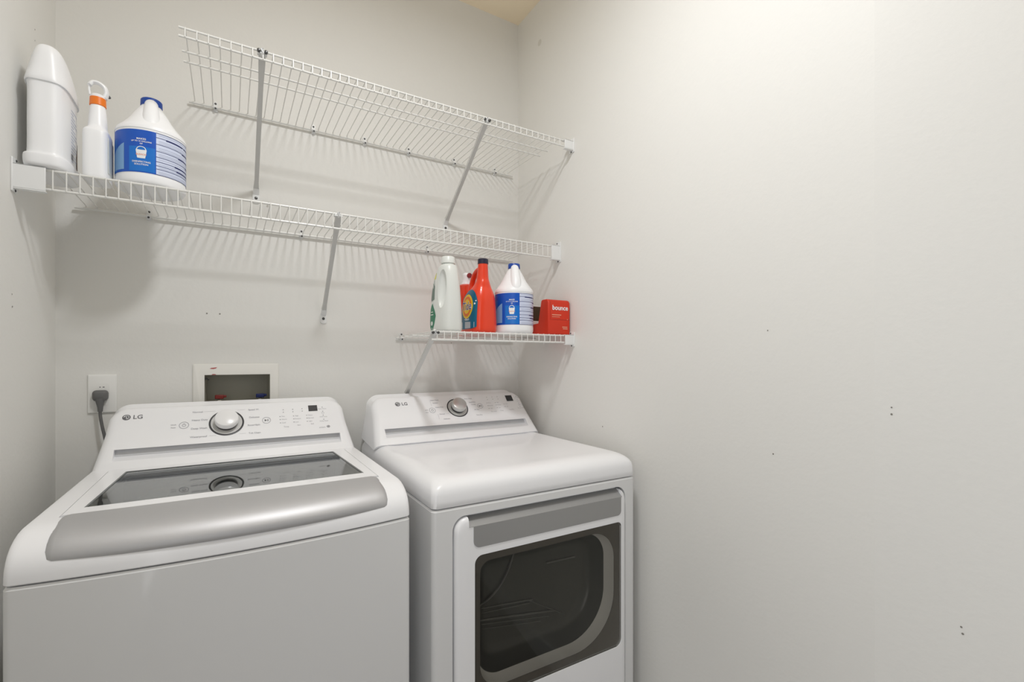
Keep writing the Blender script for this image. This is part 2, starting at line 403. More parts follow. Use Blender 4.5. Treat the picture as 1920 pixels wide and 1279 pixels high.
# ------------------------------------------------------------ wire shelves
def screw(name, p, n, parent, r=0.004):
    return part(name, lathe_axis(p, n, [(0, r), (0.001, r), (0.0018, r * 0.6), (0.002, 0.0001)], 14), SCREW, parent)
def shelf(label, x0, x1, depth, ztop, lip, x0b, rods, wx0, pitch, nwires, clips, braces, end_l, end_r, rail_r=0.0032, crank=False):
    root = thing('wire_shelf', ((x0 + x1) / 2, 0, ztop - 0.01), label, 'shelf', 'white wire shelves on the back wall')
    yf = -depth
    zr = ztop - 0.0035
    part('front_rail', tube([(x0, yf, zr), (x1, yf, zr)], rail_r, 10), WIRE, root)
    part('lip_rail', tube([(x0, yf - 0.001, ztop - lip), (x1, yf - 0.001, ztop - lip)], rail_r, 10), WIRE, root)
    part('back_rail', tube([(x0b, -0.012, zr - 0.006), (x1 + 0.006, -0.012, zr - 0.006)], rail_r * 1.35, 10), WIRE, root)
    for (ry, xe) in rods:
        part('middle_rail', tube([(x0, ry, zr - 0.005), (xe, ry, zr - 0.005)], rail_r * 0.95, 10), WIRE, root)
    bms = []
    for i in range(nwires):
        x = wx0 + pitch * i
        r = 0.00155
        pts = [(x, -0.006, zr - 0.004), (x, -0.02, zr + 0.001), (x, -0.03, zr + 0.0015)]
        if crank: pts += [(x, rods[-1][0] + 0.004, zr + 0.001), (x, rods[0][0] - 0.004, zr + 0.001)]
        pts += [(x, yf + 0.01, zr + 0.002), (x, yf, zr + 0.003), (x, yf - 0.0035, zr + 0.001), (x, yf - 0.0045, zr - 0.004), (x, yf - 0.0045, ztop - lip - 0.001)]
        bms.append(tube(pts, r, 6))
    part('wire_deck', join(*bms), WIRE, root)
    for cx in clips:
        c = part('wall_clip', join(prism([(cx - 0.006, zr - 0.016), (cx + 0.006, zr - 0.016), (cx + 0.006, zr + 0.012), (cx, zr + 0.018), (cx - 0.006, zr + 0.012)], 'y', -0.001, -0.006),
                                   tube([(cx - 0.005, -0.012, zr - 0.006), (cx + 0.005, -0.012, zr - 0.006)], rail_r * 1.9, 12)), BRKT, root)
        screw('screw', (cx, -0.006, zr + 0.009), (0, -1, 0), c, 0.0034)
        screw('screw', (cx, -0.018, zr - 0.011), (0, -1, -0.4), c, 0.0030)
    for (bx, by, bz, wx, wz) in braces:
        a = Vector((bx, by, bz)); b = Vector((wx, -0.016, wz + 0.03))
        d = (b - a).normalized()
        # U-channel brace: flat bar with two turned flanges
        s = Vector((1, 0, 0)); nrm = d.cross(s).normalized()
        def sec(p, hw): return [p - s * hw - nrm * 0.007, p - s * hw + nrm * 0.004, p + s * hw + nrm * 0.004, p + s * hw - nrm * 0.007, p + s * (hw - 0.0015) - nrm * 0.007, p + s * (hw - 0.0015) + nrm * 0.0025, p - s * (hw - 0.0015) + nrm * 0.0025, p - s * (hw - 0.0015) - nrm * 0.007]
        L = (b - a).length
        bm = rings([sec(a, 0.0085), sec(a + d * 0.03, 0.0085), sec(a + d * 0.09, 0.0065), sec(b - d * 0.03, 0.0065), sec(b, 0.0085)])
        br = part('support_brace', bm, BRACE, root, smooth=30)
        # foot plate on the wall
        part('foot_plate', join(prism(rrect(wx - 0.011, wx + 0.011, wz - 0.018, wz + 0.018, 0.008, 5), 'y', -0.0005, -0.004),
                                prism([(-0.003, wz + 0.010), (-0.022, wz + 0.03), (-0.020, wz + 0.036), (-0.0005, wz + 0.02)], 'x', wx - 0.009, wx + 0.009)), BRKT, br)
        screw('screw', (wx, -0.004, wz), (0, -1, 0), br, 0.005)
        # hook and clamp at the rail
        hk = part('rail_hook', join(tube([(bx, by + 0.006, bz - 0.004), (bx, by - 0.006, bz - 0.002), (bx, by - 0.0075, bz + 0.007), (bx, by + 0.004, bz + 0.010)], 0.004, 8),
                               box(bx - 0.012, bx + 0.012, by - 0.003, by + 0.012, bz - 0.002, bz + 0.003)), BRKT, br)
        for sx in (-0.009, 0.009):
            part('clamp_screw', lathe_axis((bx + sx, by - 0.0075, bz + 0.002), (0, -1, 0), [(-0.004, 0.0045), (0.002, 0.0045), (0.003, 0.003), (0.003, 0)], 14), SCREW, br) if depth > 0.35 else None
    for (ex, sg, h0, h1, wd, yy) in ([(0.0, 1, *end_l)] if end_l else []) + ([(W, -1, *end_r)] if end_r else []):
        # wall plate and the open box that takes the rail ends
        e = part('end_bracket', join(
            prism([(yf + 0.018, zr + h1), (yf - 0.012, zr + h1 - 0.002), (yf - 0.012, zr - h0 - 0.012), (yf + 0.018, zr - h0 - 0.012)], 'x', ex, ex + sg * 0.004) if True else None,
            box(min(ex, ex + sg * wd), max(ex, ex + sg * wd), yf - 0.010, yf - 0.006, zr - h0 - 0.003, zr + 0.004),
            box(min(ex, ex + sg * wd), max(ex, ex + sg * wd), yf - 0.010, yf + 0.012, zr + 0.001, zr + 0.004),
            box(min(ex, ex + sg * wd), max(ex, ex + sg * wd), yf - 0.010, yf + 0.006, zr - h0 - 0.006, zr - h0 - 0.003)), BRKT, root, bevel=0.0012, seg=2)
        screw('screw', (ex + sg * 0.004, yf - 0.004 + 0.014, zr + h1 - 0.006), (sg, 0, 0), e, 0.003)
        screw('screw', (ex + sg * 0.004, yf + 0.004, zr - h0 - 0.009), (sg, 0, 0), e, 0.003)
    return root
shelf('long white wire shelf highest on the back wall, empty, ending short of the left wall', 0.328, W - 0.045, 0.409, 2.1455, 0.026, 0.326, [(-0.308, 1.552), (-0.255, 1.552)], 0.342, 0.0254, 48,
      [0.40, 0.707, 0.893, 1.07, 1.272, 1.472], [(0.518, -0.409, 2.137, 0.520, 1.855), (1.218, -0.409, 2.130, 1.234, 1.852)], None, (0.026, 0.018, 0.045, 0), 0.0030, crank=True)
shelf('full-width white wire shelf in the middle, three white bottles at its left end', 0.045, W - 0.045, 0.322, 1.7525, 0.050, 0.045, [(-0.17, 1.552)], 0.0715, 0.0249, 60,
      [0.221, 0.666, 1.15], [(0.736, -0.322, 1.744, 0.742, 1.442)], (0.050, 0.020, 0.060, 0), (0.050, 0.022, 0.045, 0))
shelf('short white wire shelf lowest above the dryer, carrying four bottles and a red box', 1.012, W - 0.045, 0.412, 1.3855, 0.030, 1.016, [(-0.13, 1.552), (-0.22, 1.552)], 1.030, 0.0254, 21,
      [1.04], [(1.024, -0.411, 1.377, 1.058, 1.120)], None, (0.030, 0.016, 0.045, 0))

# ------------------------------------------------------------ appliances
CP = Vector((0, -0.105, 1.157)); CD = Vector((0, -0.669, -0.743)); CN = Vector((0, -0.743, 0.669))   # console face: point, down direction, normal
def yface(z): return -0.105 - (1.157 - z) * 0.9
def on_console(cx):
    """map (x offset, height z along the face) -> 3D on the leaned console face."""
    def fn(x, s, off=0.0007):   # s: distance up the face from its middle line z = 1.092
        z = 1.092 + s * 0.743
        return Vector((cx + x, yface(z), z)) + CN * off
    return fn
def bowed_outline(x0, x1, yb, yf, bow, r=0.012, inset=0.0, fo=0.0, n=20):
    """plan outline, front edge bowed; inset on the sides, fo moves the front back."""
    x0 += inset; x1 -= inset; cx = (x0 + x1) / 2; hw = (x1 - x0) / 2
    pts = [(x0, yb), (x0, yf + fo + r)]
    for i in range(1, 6):
        a = pi + i / 6 * pi / 2
        pts.append((x0 + r + r * cos(a), yf + fo + r + r * sin(a)))
    for i in range(n + 1):
        x = x0 + r + (x1 - x0 - 2 * r) * i / n
        pts.append((x, yf + fo - bow * (1 - ((x - cx) / (hw - r)) ** 2)))
    for i in range(1, 6):
        a = 1.5 * pi + i / 6 * pi / 2
        pts.append((x1 - r + r * cos(a), yf + fo + r + r * sin(a)))
    pts += [(x1, yf + fo + r), (x1, yb)]
    return pts
def console(root, x0, x1, zfoot, mat):
    cx = (x0 + x1) / 2; hw = (x1 - x0) / 2
    out = []    # outline up the left side, arc, mirrored
    left = [(-hw, zfoot), (-hw + 0.003, zfoot + 0.018), (-hw + 0.009, 1.045), (-hw + 0.016, 1.085)]
    for i in range(1, 9):
        a = radians(172 - i / 8 * 82)
        left.append((-hw + 0.064 + 0.048 * cos(a), 1.109 + 0.048 * sin(a)))
    left += [(-hw + 0.10, 1.1572)]
    out = left + [(-x, z) for x, z in reversed(left)]
    out = [(cx + x, z) for x, z in out]
    zc = 1.07
    def ring(inset, back):
        r = []
        for i, (x, z) in enumerate(out):
            px, pz = out[max(i - 1, 0)]; qx, qz = out[min(i + 1, len(out) - 1)]
            tx, tz = qx - px, qz - pz; l = sqrt(tx * tx + tz * tz); nx, nz = tz / l, -tx / l
            X, Z = x + nx * inset, z + (nz * inset if 0 < i < len(out) - 1 else 0)
            r.append(Vector((X, yface(Z), Z)) - CN * back if back < 0.03 else Vector((x, -0.055, z if z < 1.1 else z - 0.004)))
        return r
    bm = rings([ring(0, 1), ring(0.0, 0.026), ring(0.002, 0.016), ring(0.0065, 0.008), ring(0.013, 0.003), ring(0.021, 0.0)])
    o = part('console', bm, mat, root, smooth=40)
    # long grip recess below the panel
    gx0, gx1 = cx - 0.297, cx + 0.297
    zt, zb = 1.0425, 1.008
    cut = prism([(yface(zt) - 0.02, zt), (yface(zt) + 0.016, zt - 0.003), (yface(zt) + 0.006, zb + 0.012), (yface(zb) - 0.02, zb)], 'x', gx0, gx1)
    bmesh.ops.translate(cut, verts=cut.verts, vec=-(wloc(o)))
    # cutter is compared in world space of o's origin: shift handled by giving it o's frame
    cutw = cut
    bmesh.ops.translate(cutw, verts=cutw.verts, vec=wloc(o))
    boolean(o, cutw)
    part('recess_shade_strip', prism([(yface(zt) + 0.0150, zt - 0.0035), (yface(zt) + 0.0055, zb + 0.0135), (yface(zt) + 0.0062, zb + 0.0135), (yface(zt) + 0.0157, zt - 0.0035)], 'x', gx0 + 0.001, gx1 - 0.001), RECESS_SHADE, root)  # grey strip puts the groove's shade into the colour of its back face
    return o
RECESS_SHADE = pmat('recess_shade_grey', (0.56, 0.565, 0.58), 0.4)
def knob(root, P, mat, ring_r=0.044):
    P = Vector(P)
    k = part('knob', lathe_axis(P + CN * 0.001, CN, [(0, ring_r * 0.60), (0.008, ring_r * 0.62), (0.012, ring_r * 0.70), (0.024, ring_r * 0.70), (0.028, ring_r * 0.66), (0.030, ring_r * 0.55), (0.031, 0.0)], 48), mat, root)
    part('knob_ring', lathe_axis(P, CN, [(0.0003, ring_r * 0.93), (0.0016, ring_r * 0.95), (0.0020, ring_r * 0.99), (0.0016, ring_r * 1.02), (0.0003, ring_r * 1.03)], 56), KDARK, k)
    part('knob_well', lathe_axis(P, CN, [(0.0004, ring_r * 0.92), (0.0012, ring_r * 0.92), (0.0012, ring_r * 0.5)], 48), KGREY, k)
    part('knob_skirt', lathe_axis(P, CN, [(0.0010, ring_r * 0.64), (0.0095, ring_r * 0.66)], 48), KDARK, k)
    return k
def logo(root, fn, x, s, sz):
    """round face emblem followed by two letters."""
    e = decal('emblem', s_disc(x, s, sz * 0.62, sz * 0.62), lambda a, b: fn(a, b, 0.0007), INK, root, False)
    r = sz * 0.62
    arcs = []
    for a0, a1, q in ((-90, 180, 0.70),):
        n = 14; vv = []; 
        for i in range(n + 1):
            a = radians(a0 + (a1 - a0) * i / n); vv.append((x + r * q * cos(a), s + r * q * sin(a)))
        for i in range(n, -1, -1):
            a = radians(a0 + (a1 - a0) * i / n); vv.append((x + r * (q - 0.13) * cos(a), s + r * (q - 0.13) * sin(a)))
        f = [(i, i + 1, 2 * n - i, 2 * n + 1 - i) for i in range(n)]
        arcs.append((vv, f))
    arcs.append(s_rect(x - r * 0.08, x + r * 0.05, s - r * 0.40, s + r * 0.40, 1, 1))
    arcs.append(s_rect(x - r * 0.08, x + r * 0.30, s - r * 0.42, s - r * 0.30, 1, 1))
    arcs.append(s_disc(x - r * 0.38, s + r * 0.28, r * 0.11, r * 0.11, 10, m=1))
    decal('emblem_lines', s_merge(*arcs), lambda a, b: fn(a, b, 0.0011), WHT, e, False)
    decal('letter_mark', s_text('LG', sz * 1.25, x + sz * 0.95, s - sz * 0.04, 'LEFT', bold=sz * 0.012), lambda a, b: fn(a, b, 0.0007), INK, root, False)
def circle_button(root, fn, x, s, r, icon):
    b = decal('button_ring', s_disc(x, s, r, r, 32, 0.88, 1), lambda a, c: fn(a, c, 0.0007), INKL, root, False)
    b.name = 'power_button' if icon == 'power' else 'start_button'
    if icon == 'power':
        sh = s_merge(s_disc(x, s, r * 0.42, r * 0.42, 20, 0.72, 1), s_rect(x - r * 0.05, x + r * 0.05, s + r * 0.1, s + r * 0.55, 1, 1))
    else:
        sh = s_merge(s_poly([(x - r * 0.42, s - r * 0.36), (x + r * 0.08, s), (x - r * 0.42, s + r * 0.36)]), s_rect(x + r * 0.18, x + r * 0.27, s - r * .34, s + r * .34, 1, 1), s_rect(x + r * 0.38, x + r * 0.47, s - r * .34, s + r * .34, 1, 1))
    decal('button_icon', sh, lambda a, c: fn(a, c, 0.0008), INK if icon != 'power' else INKL, b, False)
def to_s(z): return (z - 1.092) / 0.743
def feet(root, x0, x1, y0, y1):
    for x in (x0 + 0.05, x1 - 0.05):
        for y in (y0 - 0.05, y1 + 0.05):
            part('foot', lathe_axis((x, y, 0), (0, 0, 1), [(0, 0.022), (0.008, 0.024), (0.012, 0.012), (0.026, 0.012)], 20), KDARK, root)

# ---------------- washer
WX0, WX1 = 0.1217, 0.8077; WC = (WX0 + WX1) / 2; BOW = 0.027
ZT = 0.9945
washer = thing('washing_machine', (WC, -0.43, 0), 'white top-loading washing machine with a glass lid and wide silver handle, left of the dryer', 'washing machine')
feet(washer, WX0, WX1, -0.06, -0.80)
def R3(pl, z): return [(x, y, z) for x, y in pl]
body = part('cabinet', rings([R3(bowed_outline(WX0, WX1, -0.06, -0.803, BOW * (1 if z > 0.5 else 0.7), inset=i, fo=i), z) for z, i in ((0.022, 0.006), (0.03, 0), (0.5, 0), (0.912, 0), (0.9165, 0.003))]), ENAM, washer, smooth=30)
prof = [(0.9195, 0.0015, 0.0015), (0.9215, 0, 0), (0.932, 0.0005, 0), (0.944, 0.0025, 0.0002), (0.955, 0.007, 0.0003), (0.965, 0.014, 0.0005), (0.974, 0.024, 0.0008), (0.981, 0.035, 0.0014), (0.987, 0.048, 0.0024), (0.991, 0.061, 0.0042), (0.9935, 0.076, 0.0068), (ZT, 0.092, 0.010)]
cover = part('top_cover', rings([R3(bowed_outline(WX0, WX1, -0.06, -0.803, BOW * (1 - 0.35 * min(1, f / 0.09)), inset=i, fo=f, r=0.012 + f * 0.12), z) for z, f, i in prof]), PLAS, washer, smooth=40)
boolean(cover, box(0.1655, 0.7640, -0.690, -0.272, 0.975, 1.02))
boolean(cover, prism([(0.19, -0.655), (0.742, -0.655), (0.73, -0.295), (0.202, -0.295)], 'z', 0.90, 1.0))
boolean(body, cyl((WC, -0.455, 0.60), (0, 0, 1), 0.245, 0.4, 64))
part('tub_ring', lathe_axis((WC, -0.455, 0.885), (0, 0, 1), [(0, 0.243), (0.030, 0.243), (0.070, 0.215), (0.078, 0.185), (0.070, 0.155), (0.0, 0.150), (-0.02, 0.150), (-0.02, 0.243)], 64), TUB, washer)
drum = part('drum', rings([[(WC + r * cos(2 * pi * k / 64), -0.455 + r * sin(2 * pi * k / 64), z) for k in range(64)] for z, r in ((0.87, 0.222), (0.62, 0.222), (0.612, 0.20), (0.612, 0.0005))], caps=False), STEEL, washer)
# lid frame with the trapezoid pane
gl = [(0.1925, -0.646), (0.7385, -0.640), (0.7235, -0.302), (0.2075, -0.306)]
lid = part('lid', rings([R3([(0.1675 + i, -0.274 - i), (0.7620 - i, -0.274 - i), (0.7620 - i, -0.688), (0.1675 + i, -0.688)], z) for z, i in ((0.977, 0), (0.9955, 0), (0.9972, 0.002))]), PLAS, washer, smooth=20)
boolean(lid, prism(gl, 'z', 0.95, 1.02))
def scaled(p, k, c=(0.465, -0.474)): return [(c[0] + (x - c[0]) * (1 - k / 0.27), c[1] + (y - c[1]) * (1 - k / 0.17)) for x, y in p]
g_in = scaled(gl, 0.0035)
part('glass_border', rings([R3(gl, 0.9925), R3(gl, 0.9968), R3(g_in, 0.9968), R3(g_in, 0.9925)], caps=False), GASK, lid, smooth=0)
gp = part('glass_pane', prism(scaled(gl, 0.001), 'z', 0.990, 0.9955), [LGLASS, LCLEAR], lid, smooth=0)
for p_ in gp.data.polygons: p_.material_index = 0 if p_.normal.z > 0.5 else 1
# lid handle: thick silver bar rolled over the front edge
HX0, HX1 = 0.171, 0.757; HC = (HX0 + HX1) / 2
hp = [(-0.680, 0.9965), (-0.695, 0.9985), (-0.715, 0.9985), (-0.738, 0.9965), (-0.760, 0.9915), (-0.778, 0.984), (-0.791, 0.975), (-0.800, 0.964), (-0.8035, 0.954), (-0.801, 0.9475), (-0.793, 0.946), (-0.78, 0.949), (-0.76, 0.956), (-0.72, 0.975), (-0.69, 0.985), (-0.680, 0.989)]
hc = (-0.742, 0.976)
secs = []
N = 34
for i in range(-3, N + 4):
    if i < 0: t = 0; e = -i
    elif i > N: t = 1; e = i - N
    else: t = i / N; e = 0
    ins = {0: 0.0, 1: 0.002, 2: 0.006, 3: 0.013}[e]; dx = {0: 0.012, 1: 0.0055, 2: 0.0016, 3: 0.0}[e]
    if i < 0: x = HX0 + dx
    elif i > N: x = HX1 - dx
    else: x = HX0 + 0.012 + (HX1 - HX0 - 0.024) * t
    b = BOW * (1 - ((x - HC) / (HX1 - HX0) * 2) ** 2)
    s = []
    for y, z in hp:
        l = sqrt((y - hc[0]) ** 2 + (z - hc[1]) ** 2); k = max(0, 1 - ins / l)
        Y, Z = hc[0] + (y - hc[0]) * k, hc[1] + (z - hc[1]) * k
        wgt = min(1, max(0, (-Y - 0.662) / 0.12))
        s.append((x, Y - b * wgt, Z))
    secs.append(s)
part('lid_handle', rings(secs), SILV, washer, smooth=50)
console(washer, WX0 + 0.001, WX1 - 0.001, ZT, PLAS)
fw = on_console(WC)
knob(washer, fw(-0.032, 0.0, 0), KNOB, 0.046)
logo(washer, fw, 0.184 - WC, to_s(1.1215), 0.0155)
circle_button(washer, fw, 0.323 - WC, to_s(1.092), 0.0125, 'power')
circle_button(washer, fw, 0.543 - WC, to_s(1.0925), 0.0125, 'start')
words_later = [('Wi-Fi', 0.297, 1.094, 0.006), ('Pause', 0.297, 1.087, 0.005)]
TS = 0.0086
def words(root, name, fn, rows, mat, align='CENTER'):
    for t, x, z, q in rows: decal(name, s_text(t, q, x, to_s(z), align, bold=0.00012), fn, mat, root, False)
words(washer, 'cycle_name', fw, [(t, x - WC, z, TS) for t, x, z in [('Normal', 0.3425, 1.1265), ('Heavy Duty', 0.3415, 1.104), ('Deep Wash', 0.3405, 1.081), ('Waterproof', 0.3395, 1.0585)]], INKL, 'LEFT')
words(washer, 'cycle_name', fw, [(t, x - WC, z, TS * 0.92) for t, x, z in [('Speed W.', 0.5235, 1.126), ('Delicates', 0.5235, 1.1035), ('Rinse+Spin', 0.5245, 1.081), ('Tub Clean', 0.5250, 1.0585)]], INKL, 'RIGHT')
words(washer, 'panel_word', fw, [(t, x - WC, z, q) for t, x, z, q in words_later], INKL)
def lines(root, fn, cx, ls):
    for a, b, z in ls: decal('pointer_line', s_rect(a - cx, b - cx, to_s(z) - 0.00025, to_s(z) + 0.00025, 1, 1), fn, INKL, root, False)
lines(washer, fw, WC, [(0.372, 0.402, 1.127), (0.388, 0.391, 1.104), (0.386, 0.389, 1.081), (0.388, 0.405, 1.059), (0.462, 0.483, 1.127), (0.466, 0.484, 1.059)])
d = decal('display', s_rect(0.672 - WC, 0.7005 - WC, to_s(1.1125), to_s(1.1305), 1, 1), lambda a, b: fw(a, b, 0.0008), DISPG, washer, False)
def led_block(root, fn, c, cols, words, mat):
    for k, (x, zs) in enumerate(cols):
        for z in zs: decal('indicator_dot', s_disc(x - c, to_s(z), 0.0016, 0.0012, 8, m=1), fn, INK, root, False)
    for (t, x, z, sz) in words: decal('panel_word', s_text(t, sz, x - c, to_s(z)), fn, INKL, root, False)
led_block(washer, fw, WC, [(0.594, (1.121, 1.1135)), (0.623, (1.121, 1.1135)), (0.652, (1.1215, 1.114)), (0.583, (1.101, 1.092, 1.082)), (0.6235, (1.1005, 1.0915, 1.082)), (0.664, (1.1005, 1.0915, 1.082)), (0.7165, (1.123, 1.110, 1.098, 1.085))],
          [('Hot', 0.592, 1.101, 0.006), ('Warm', 0.595, 1.092, 0.006), ('Cold', 0.593, 1.082, 0.006), ('High', 0.633, 1.1005, 0.006), ('Medium', 0.636, 1.0915, 0.006), ('Low', 0.632, 1.082, 0.006),
           ('Heavy', 0.675, 1.1005, 0.006), ('Normal', 0.676, 1.0915, 0.006), ('Light', 0.674, 1.082, 0.006), ('Temp.', 0.600, 1.070, 0.0065), ('Spin', 0.638, 1.0725, 0.0065), ('Soil', 0.679, 1.0735, 0.0065),
           ('Extra Rinse', 0.7165, 1.118, 0.0055), ('Soak', 0.7165, 1.105, 0.0055), ('Child Lock', 0.7165, 1.093, 0.0055), ('Delay Wash', 0.7165, 1.080, 0.0055), ('smart', 0.7085, 1.061, 0.0085)], INKL)
decal('panel_badge', s_merge(s_disc(0.728 - WC, to_s(1.0625), 0.0055, 0.005, 6, 0.7, 1), s_disc(0.728 - WC, to_s(1.0625), 0.002, 0.002, 6, m=1)), fw, INK, washer, False)

# ---------------- dryer
DX0, DX1 = 0.868, 1.554; DC = (DX0 + DX1) / 2; YD = -0.79
dryer = thing('clothes_dryer', (DC, -0.44, 0), 'white front-loading clothes dryer with a dark glass door, right of the washing machine', 'clothes dryer')
feet(dryer, DX0, DX1, -0.06, YD)
DZ0, DZ1 = 0.13, 0.889
dbody = part('cabinet', rings([R3(bowed_outline(DX0, DX1, -0.06, YD, 0.0, r=0.014, inset=i, fo=i), z) for z, i in ((0.022, 0.006), (0.03, 0), (0.911, 0), (0.9155, 0.003))]), ENAM, dryer, smooth=30)
boolean(dbody, prism(rrect(0.921, 1.511, DZ0 - 0.004, DZ1 + 0.0035, (0.02, 0.02, 0.036, 0.036)), 'y', -0.70, -0.85))
part('door_gap_shade', prism(rrect(0.9215, 1.5105, DZ0 - 0.0035, DZ1 + 0.003, (0.02, 0.02, 0.036, 0.036)), 'y', -0.701, -0.7415), BLACK, dryer)  # black slab paints shade into the gap round the door
prof = [(0.9185, 0.0015), (0.9205, 0.0), (0.935, 0.0), (0.950, 0.0007), (0.961, 0.003), (0.969, 0.007), (0.9765, 0.0135), (0.9825, 0.022), (0.9865, 0.032), (0.9885, 0.043), (0.9892, 0.054), (0.9885, 0.068), (0.9868, 0.085), (0.9862, 0.105)]
def dring(z, i):
    pl = bowed_outline(DX0, DX1, -0.06, YD, 0.0, r=0.016 + i * 0.75, inset=i * 0.8, fo=i * 1.15)
    return R3(pl, z)
part('top_cover', rings([dring(z, i) for z, i in prof]), PLAS, dryer, smooth=50)
console(dryer, DX0 + 0.001, DX1 - 0.001, 0.992, PLAS)
fd = on_console(DC)
knob(dryer, fd(1.2195 - DC, to_s(1.0965), 0), KNOBM, 0.043)
logo(dryer, fd, 0.983 - DC, to_s(1.1205), 0.0155)
circle_button(dryer, fd, 1.112 - DC, to_s(1.0925), 0.0125, 'power')
circle_button(dryer, fd, 1.321 - DC, to_s(1.0985), 0.0125, 'start')
decal('display', s_rect(1.455 - DC, 1.487 - DC, to_s(1.111), to_s(1.1335), 1, 1), lambda a, b: fd(a, b, 0.0008), DISP, dryer, False)
rows = [('Steam Fresh', 1.133, 1.128, .0075), ('Sanitary', 1.133, 1.118, .0075), ('Heavy Duty', 1.144, 1.102, .0075), ('Normal', 1.147, 1.0775, .0075), ('Delicates', 1.160, 1.060, .0075),
        ('Perm. Press', 1.279, 1.1275, .0075), ('Speed Dry', 1.291, 1.114, .0075), ('Towels', 1.293, 1.105, .0075), ('Air Dry', 1.300, 1.086, .0075), ('Time Dry', 1.303, 1.066, .0075), ('Wi-Fi', 1.088, 1.094, .006), ('Pause', 1.088, 1.086, .005)]
words(dryer, 'cycle_name', fd, [(t, x - DC, z, q * 0.92) for t, x, z, q in rows], INKL)
lines(dryer, fd, DC, [(1.158, 1.178, 1.102), (1.160, 1.176, 1.0775), (1.245, 1.262, 1.1275)])
decal('pointer_line', s_rect(1.1135 - DC, 1.1141 - DC, to_s(1.106), to_s(1.13), 1, 1), fd, INKL, dryer, False)
decal('pointer_line', s_rect(1.129 - DC, 1.1296 - DC, to_s(1.060), to_s(1.078), 1, 1), fd, INKL, dryer, False)
led_block(dryer, fd, DC, [(1.366, (1.130, 1.121)), (1.391, (1.130, 1.121)), (1.416, (1.130, 1.121)), (1.357, (1.108, 1.0975, 1.087)), (1.396, (1.108, 1.0985, 1.088)), (1.435, (1.1005, 1.0905)), (1.508, (1.128, 1.115, 1.101, 1.088))],
          [('More', 1.369, 1.108, .006), ('Normal', 1.370, 1.0975, .006), ('Less', 1.369, 1.087, .006), ('High', 1.407, 1.108, .006), ('Medium', 1.410, 1.0985, .006), ('Low', 1.407, 1.088, .006), ('Turn', 1.447, 1.1005, .006), ('60', 1.447, 1.0905, .006),
           ('Dry Level', 1.374, 1.075, .0065), ('Temp.', 1.413, 1.0765, .0065), ('Time Dry', 1.460, 1.078, .0065), ('Wrinkle', 1.508, 1.1225, .0055), ('Lock', 1.508, 1.109, .0055), ('Signal', 1.508, 1.095, .0055), ('Energy Saver', 1.508, 1.082, .0055)], INKL)
# door
yd = YD - 0.010
dl = rrect(0.926, 1.506, DZ0, DZ1 - 0.0015, (0.02, 0.02, 0.034, 0.034))
dcx, dcz = 1.216, (DZ0 + DZ1) / 2
def ins(pl, k): return [(x + (k if x < dcx else -k), z + (k if z < dcz else -k)) for x, z in pl]
def Y3(pl, y): return [(x, y, z) for x, z in pl]
door = part('door', rings([Y3(dl, -0.742), Y3(dl, yd + 0.012), Y3(ins(dl, 0.001), yd + 0.007), Y3(ins(dl, 0.004), yd + 0.003), Y3(ins(dl, 0.009), yd + 0.0008), Y3(ins(dl, 0.016), yd)]), PLAS, dryer, smooth=40)
crest = 0.8635; GX0, GX1 = 0.962, 1.487
boolean(door, prism([(yd - 0.03, crest), (yd, crest), (yd + 0.028, DZ1 - 0.004), (yd + 0.028, 0.92), (yd - 0.03, 0.92)], 'x', GX0, GX1))
win = rrect(0.9785, 1.4855, 0.402, 0.7865, (0.02, 0.022, 0.016, 0.022))
boolean(door, prism(win, 'y', -0.70, -0.85))
# silver grip: sloped scoop and the plate below it, drawn in at the bottom corners
hn = part('door_handle', join(
    prism([(yd - 0.0012, crest), (yd + 0.027, DZ1 - 0.0045), (yd + 0.030, DZ1 - 0.0045), (yd + 0.002, crest - 0.003)], 'x', GX0 + 0.0005, GX1 - 0.0005),
    prism(rrect(GX0 + 0.013, GX1 - 0.004, 0.8075, crest, (0.018, 0.014, 0.0005, 0.0005)), 'y', yd - 0.0013, yd + 0.003)), SILV2, door, smooth=30)
pane = part('door_glass', prism(ins(win, 0.0006), 'y', yd + 0.0015, yd + 0.006), DGLASS, door, smooth=0)
op = rrect(0.998, 1.462, 0.425, 0.764, (0.07, 0.15, 0.085, 0.03), 12)
win2 = ins(win, 0.0008)
mask = part('window_mask', prism(win2, 'y', yd + 0.009, yd + 0.012), DARK, door, smooth=0)
boolean(mask, prism(op, 'y', -0.70, -0.85))
def shrink(pl, k, cx=1.23, cz=0.595): return [(cx + (x - cx) * (1 - k / 0.23), cz + (z - cz) * (1 - k / 0.17)) for x, z in pl]
part('inner_bezel', rings([Y3(op, yd + 0.010), Y3(shrink(op, 0.004), yd + 0.030), Y3(shrink(op, 0.010), yd + 0.045)], caps=False), BEZ, door, smooth=40)
bo = [Y3(shrink(op, 0.010), yd + 0.045), Y3(shrink(op, 0.012), yd + 0.055), Y3(shrink(op, 0.028), yd + 0.085), Y3(shrink(op, 0.036), yd + 0.095), Y3(shrink(op, 0.060), yd + 0.100), Y3(shrink(op, 0.12), yd + 0.102), Y3(shrink(op, 0.19), yd + 0.1025)]
bowl = part('inner_glass', rings(bo[:1] + bo[1:], caps=False), BOWL, door, smooth=50)
part('drum_back', prism(shrink(op, 0.05), 'y', yd + 0.1045, yd + 0.112), BOWL, door, smooth=0)
boolean(dbody, prism(rrect(0.99, 1.47, 0.42, 0.77, 0.03), 'y', -0.64, -0.75))
fg = dryer.children
for o_ in fg:
    if o_.name.startswith('door_gap_shade'): boolean(o_, prism(rrect(0.985, 1.475, 0.415, 0.775, 0.03), 'y', -0.64, -0.78))
def bar3(a, b, r): return tube([a, b], r, 8)
yb = yd + 0.0995
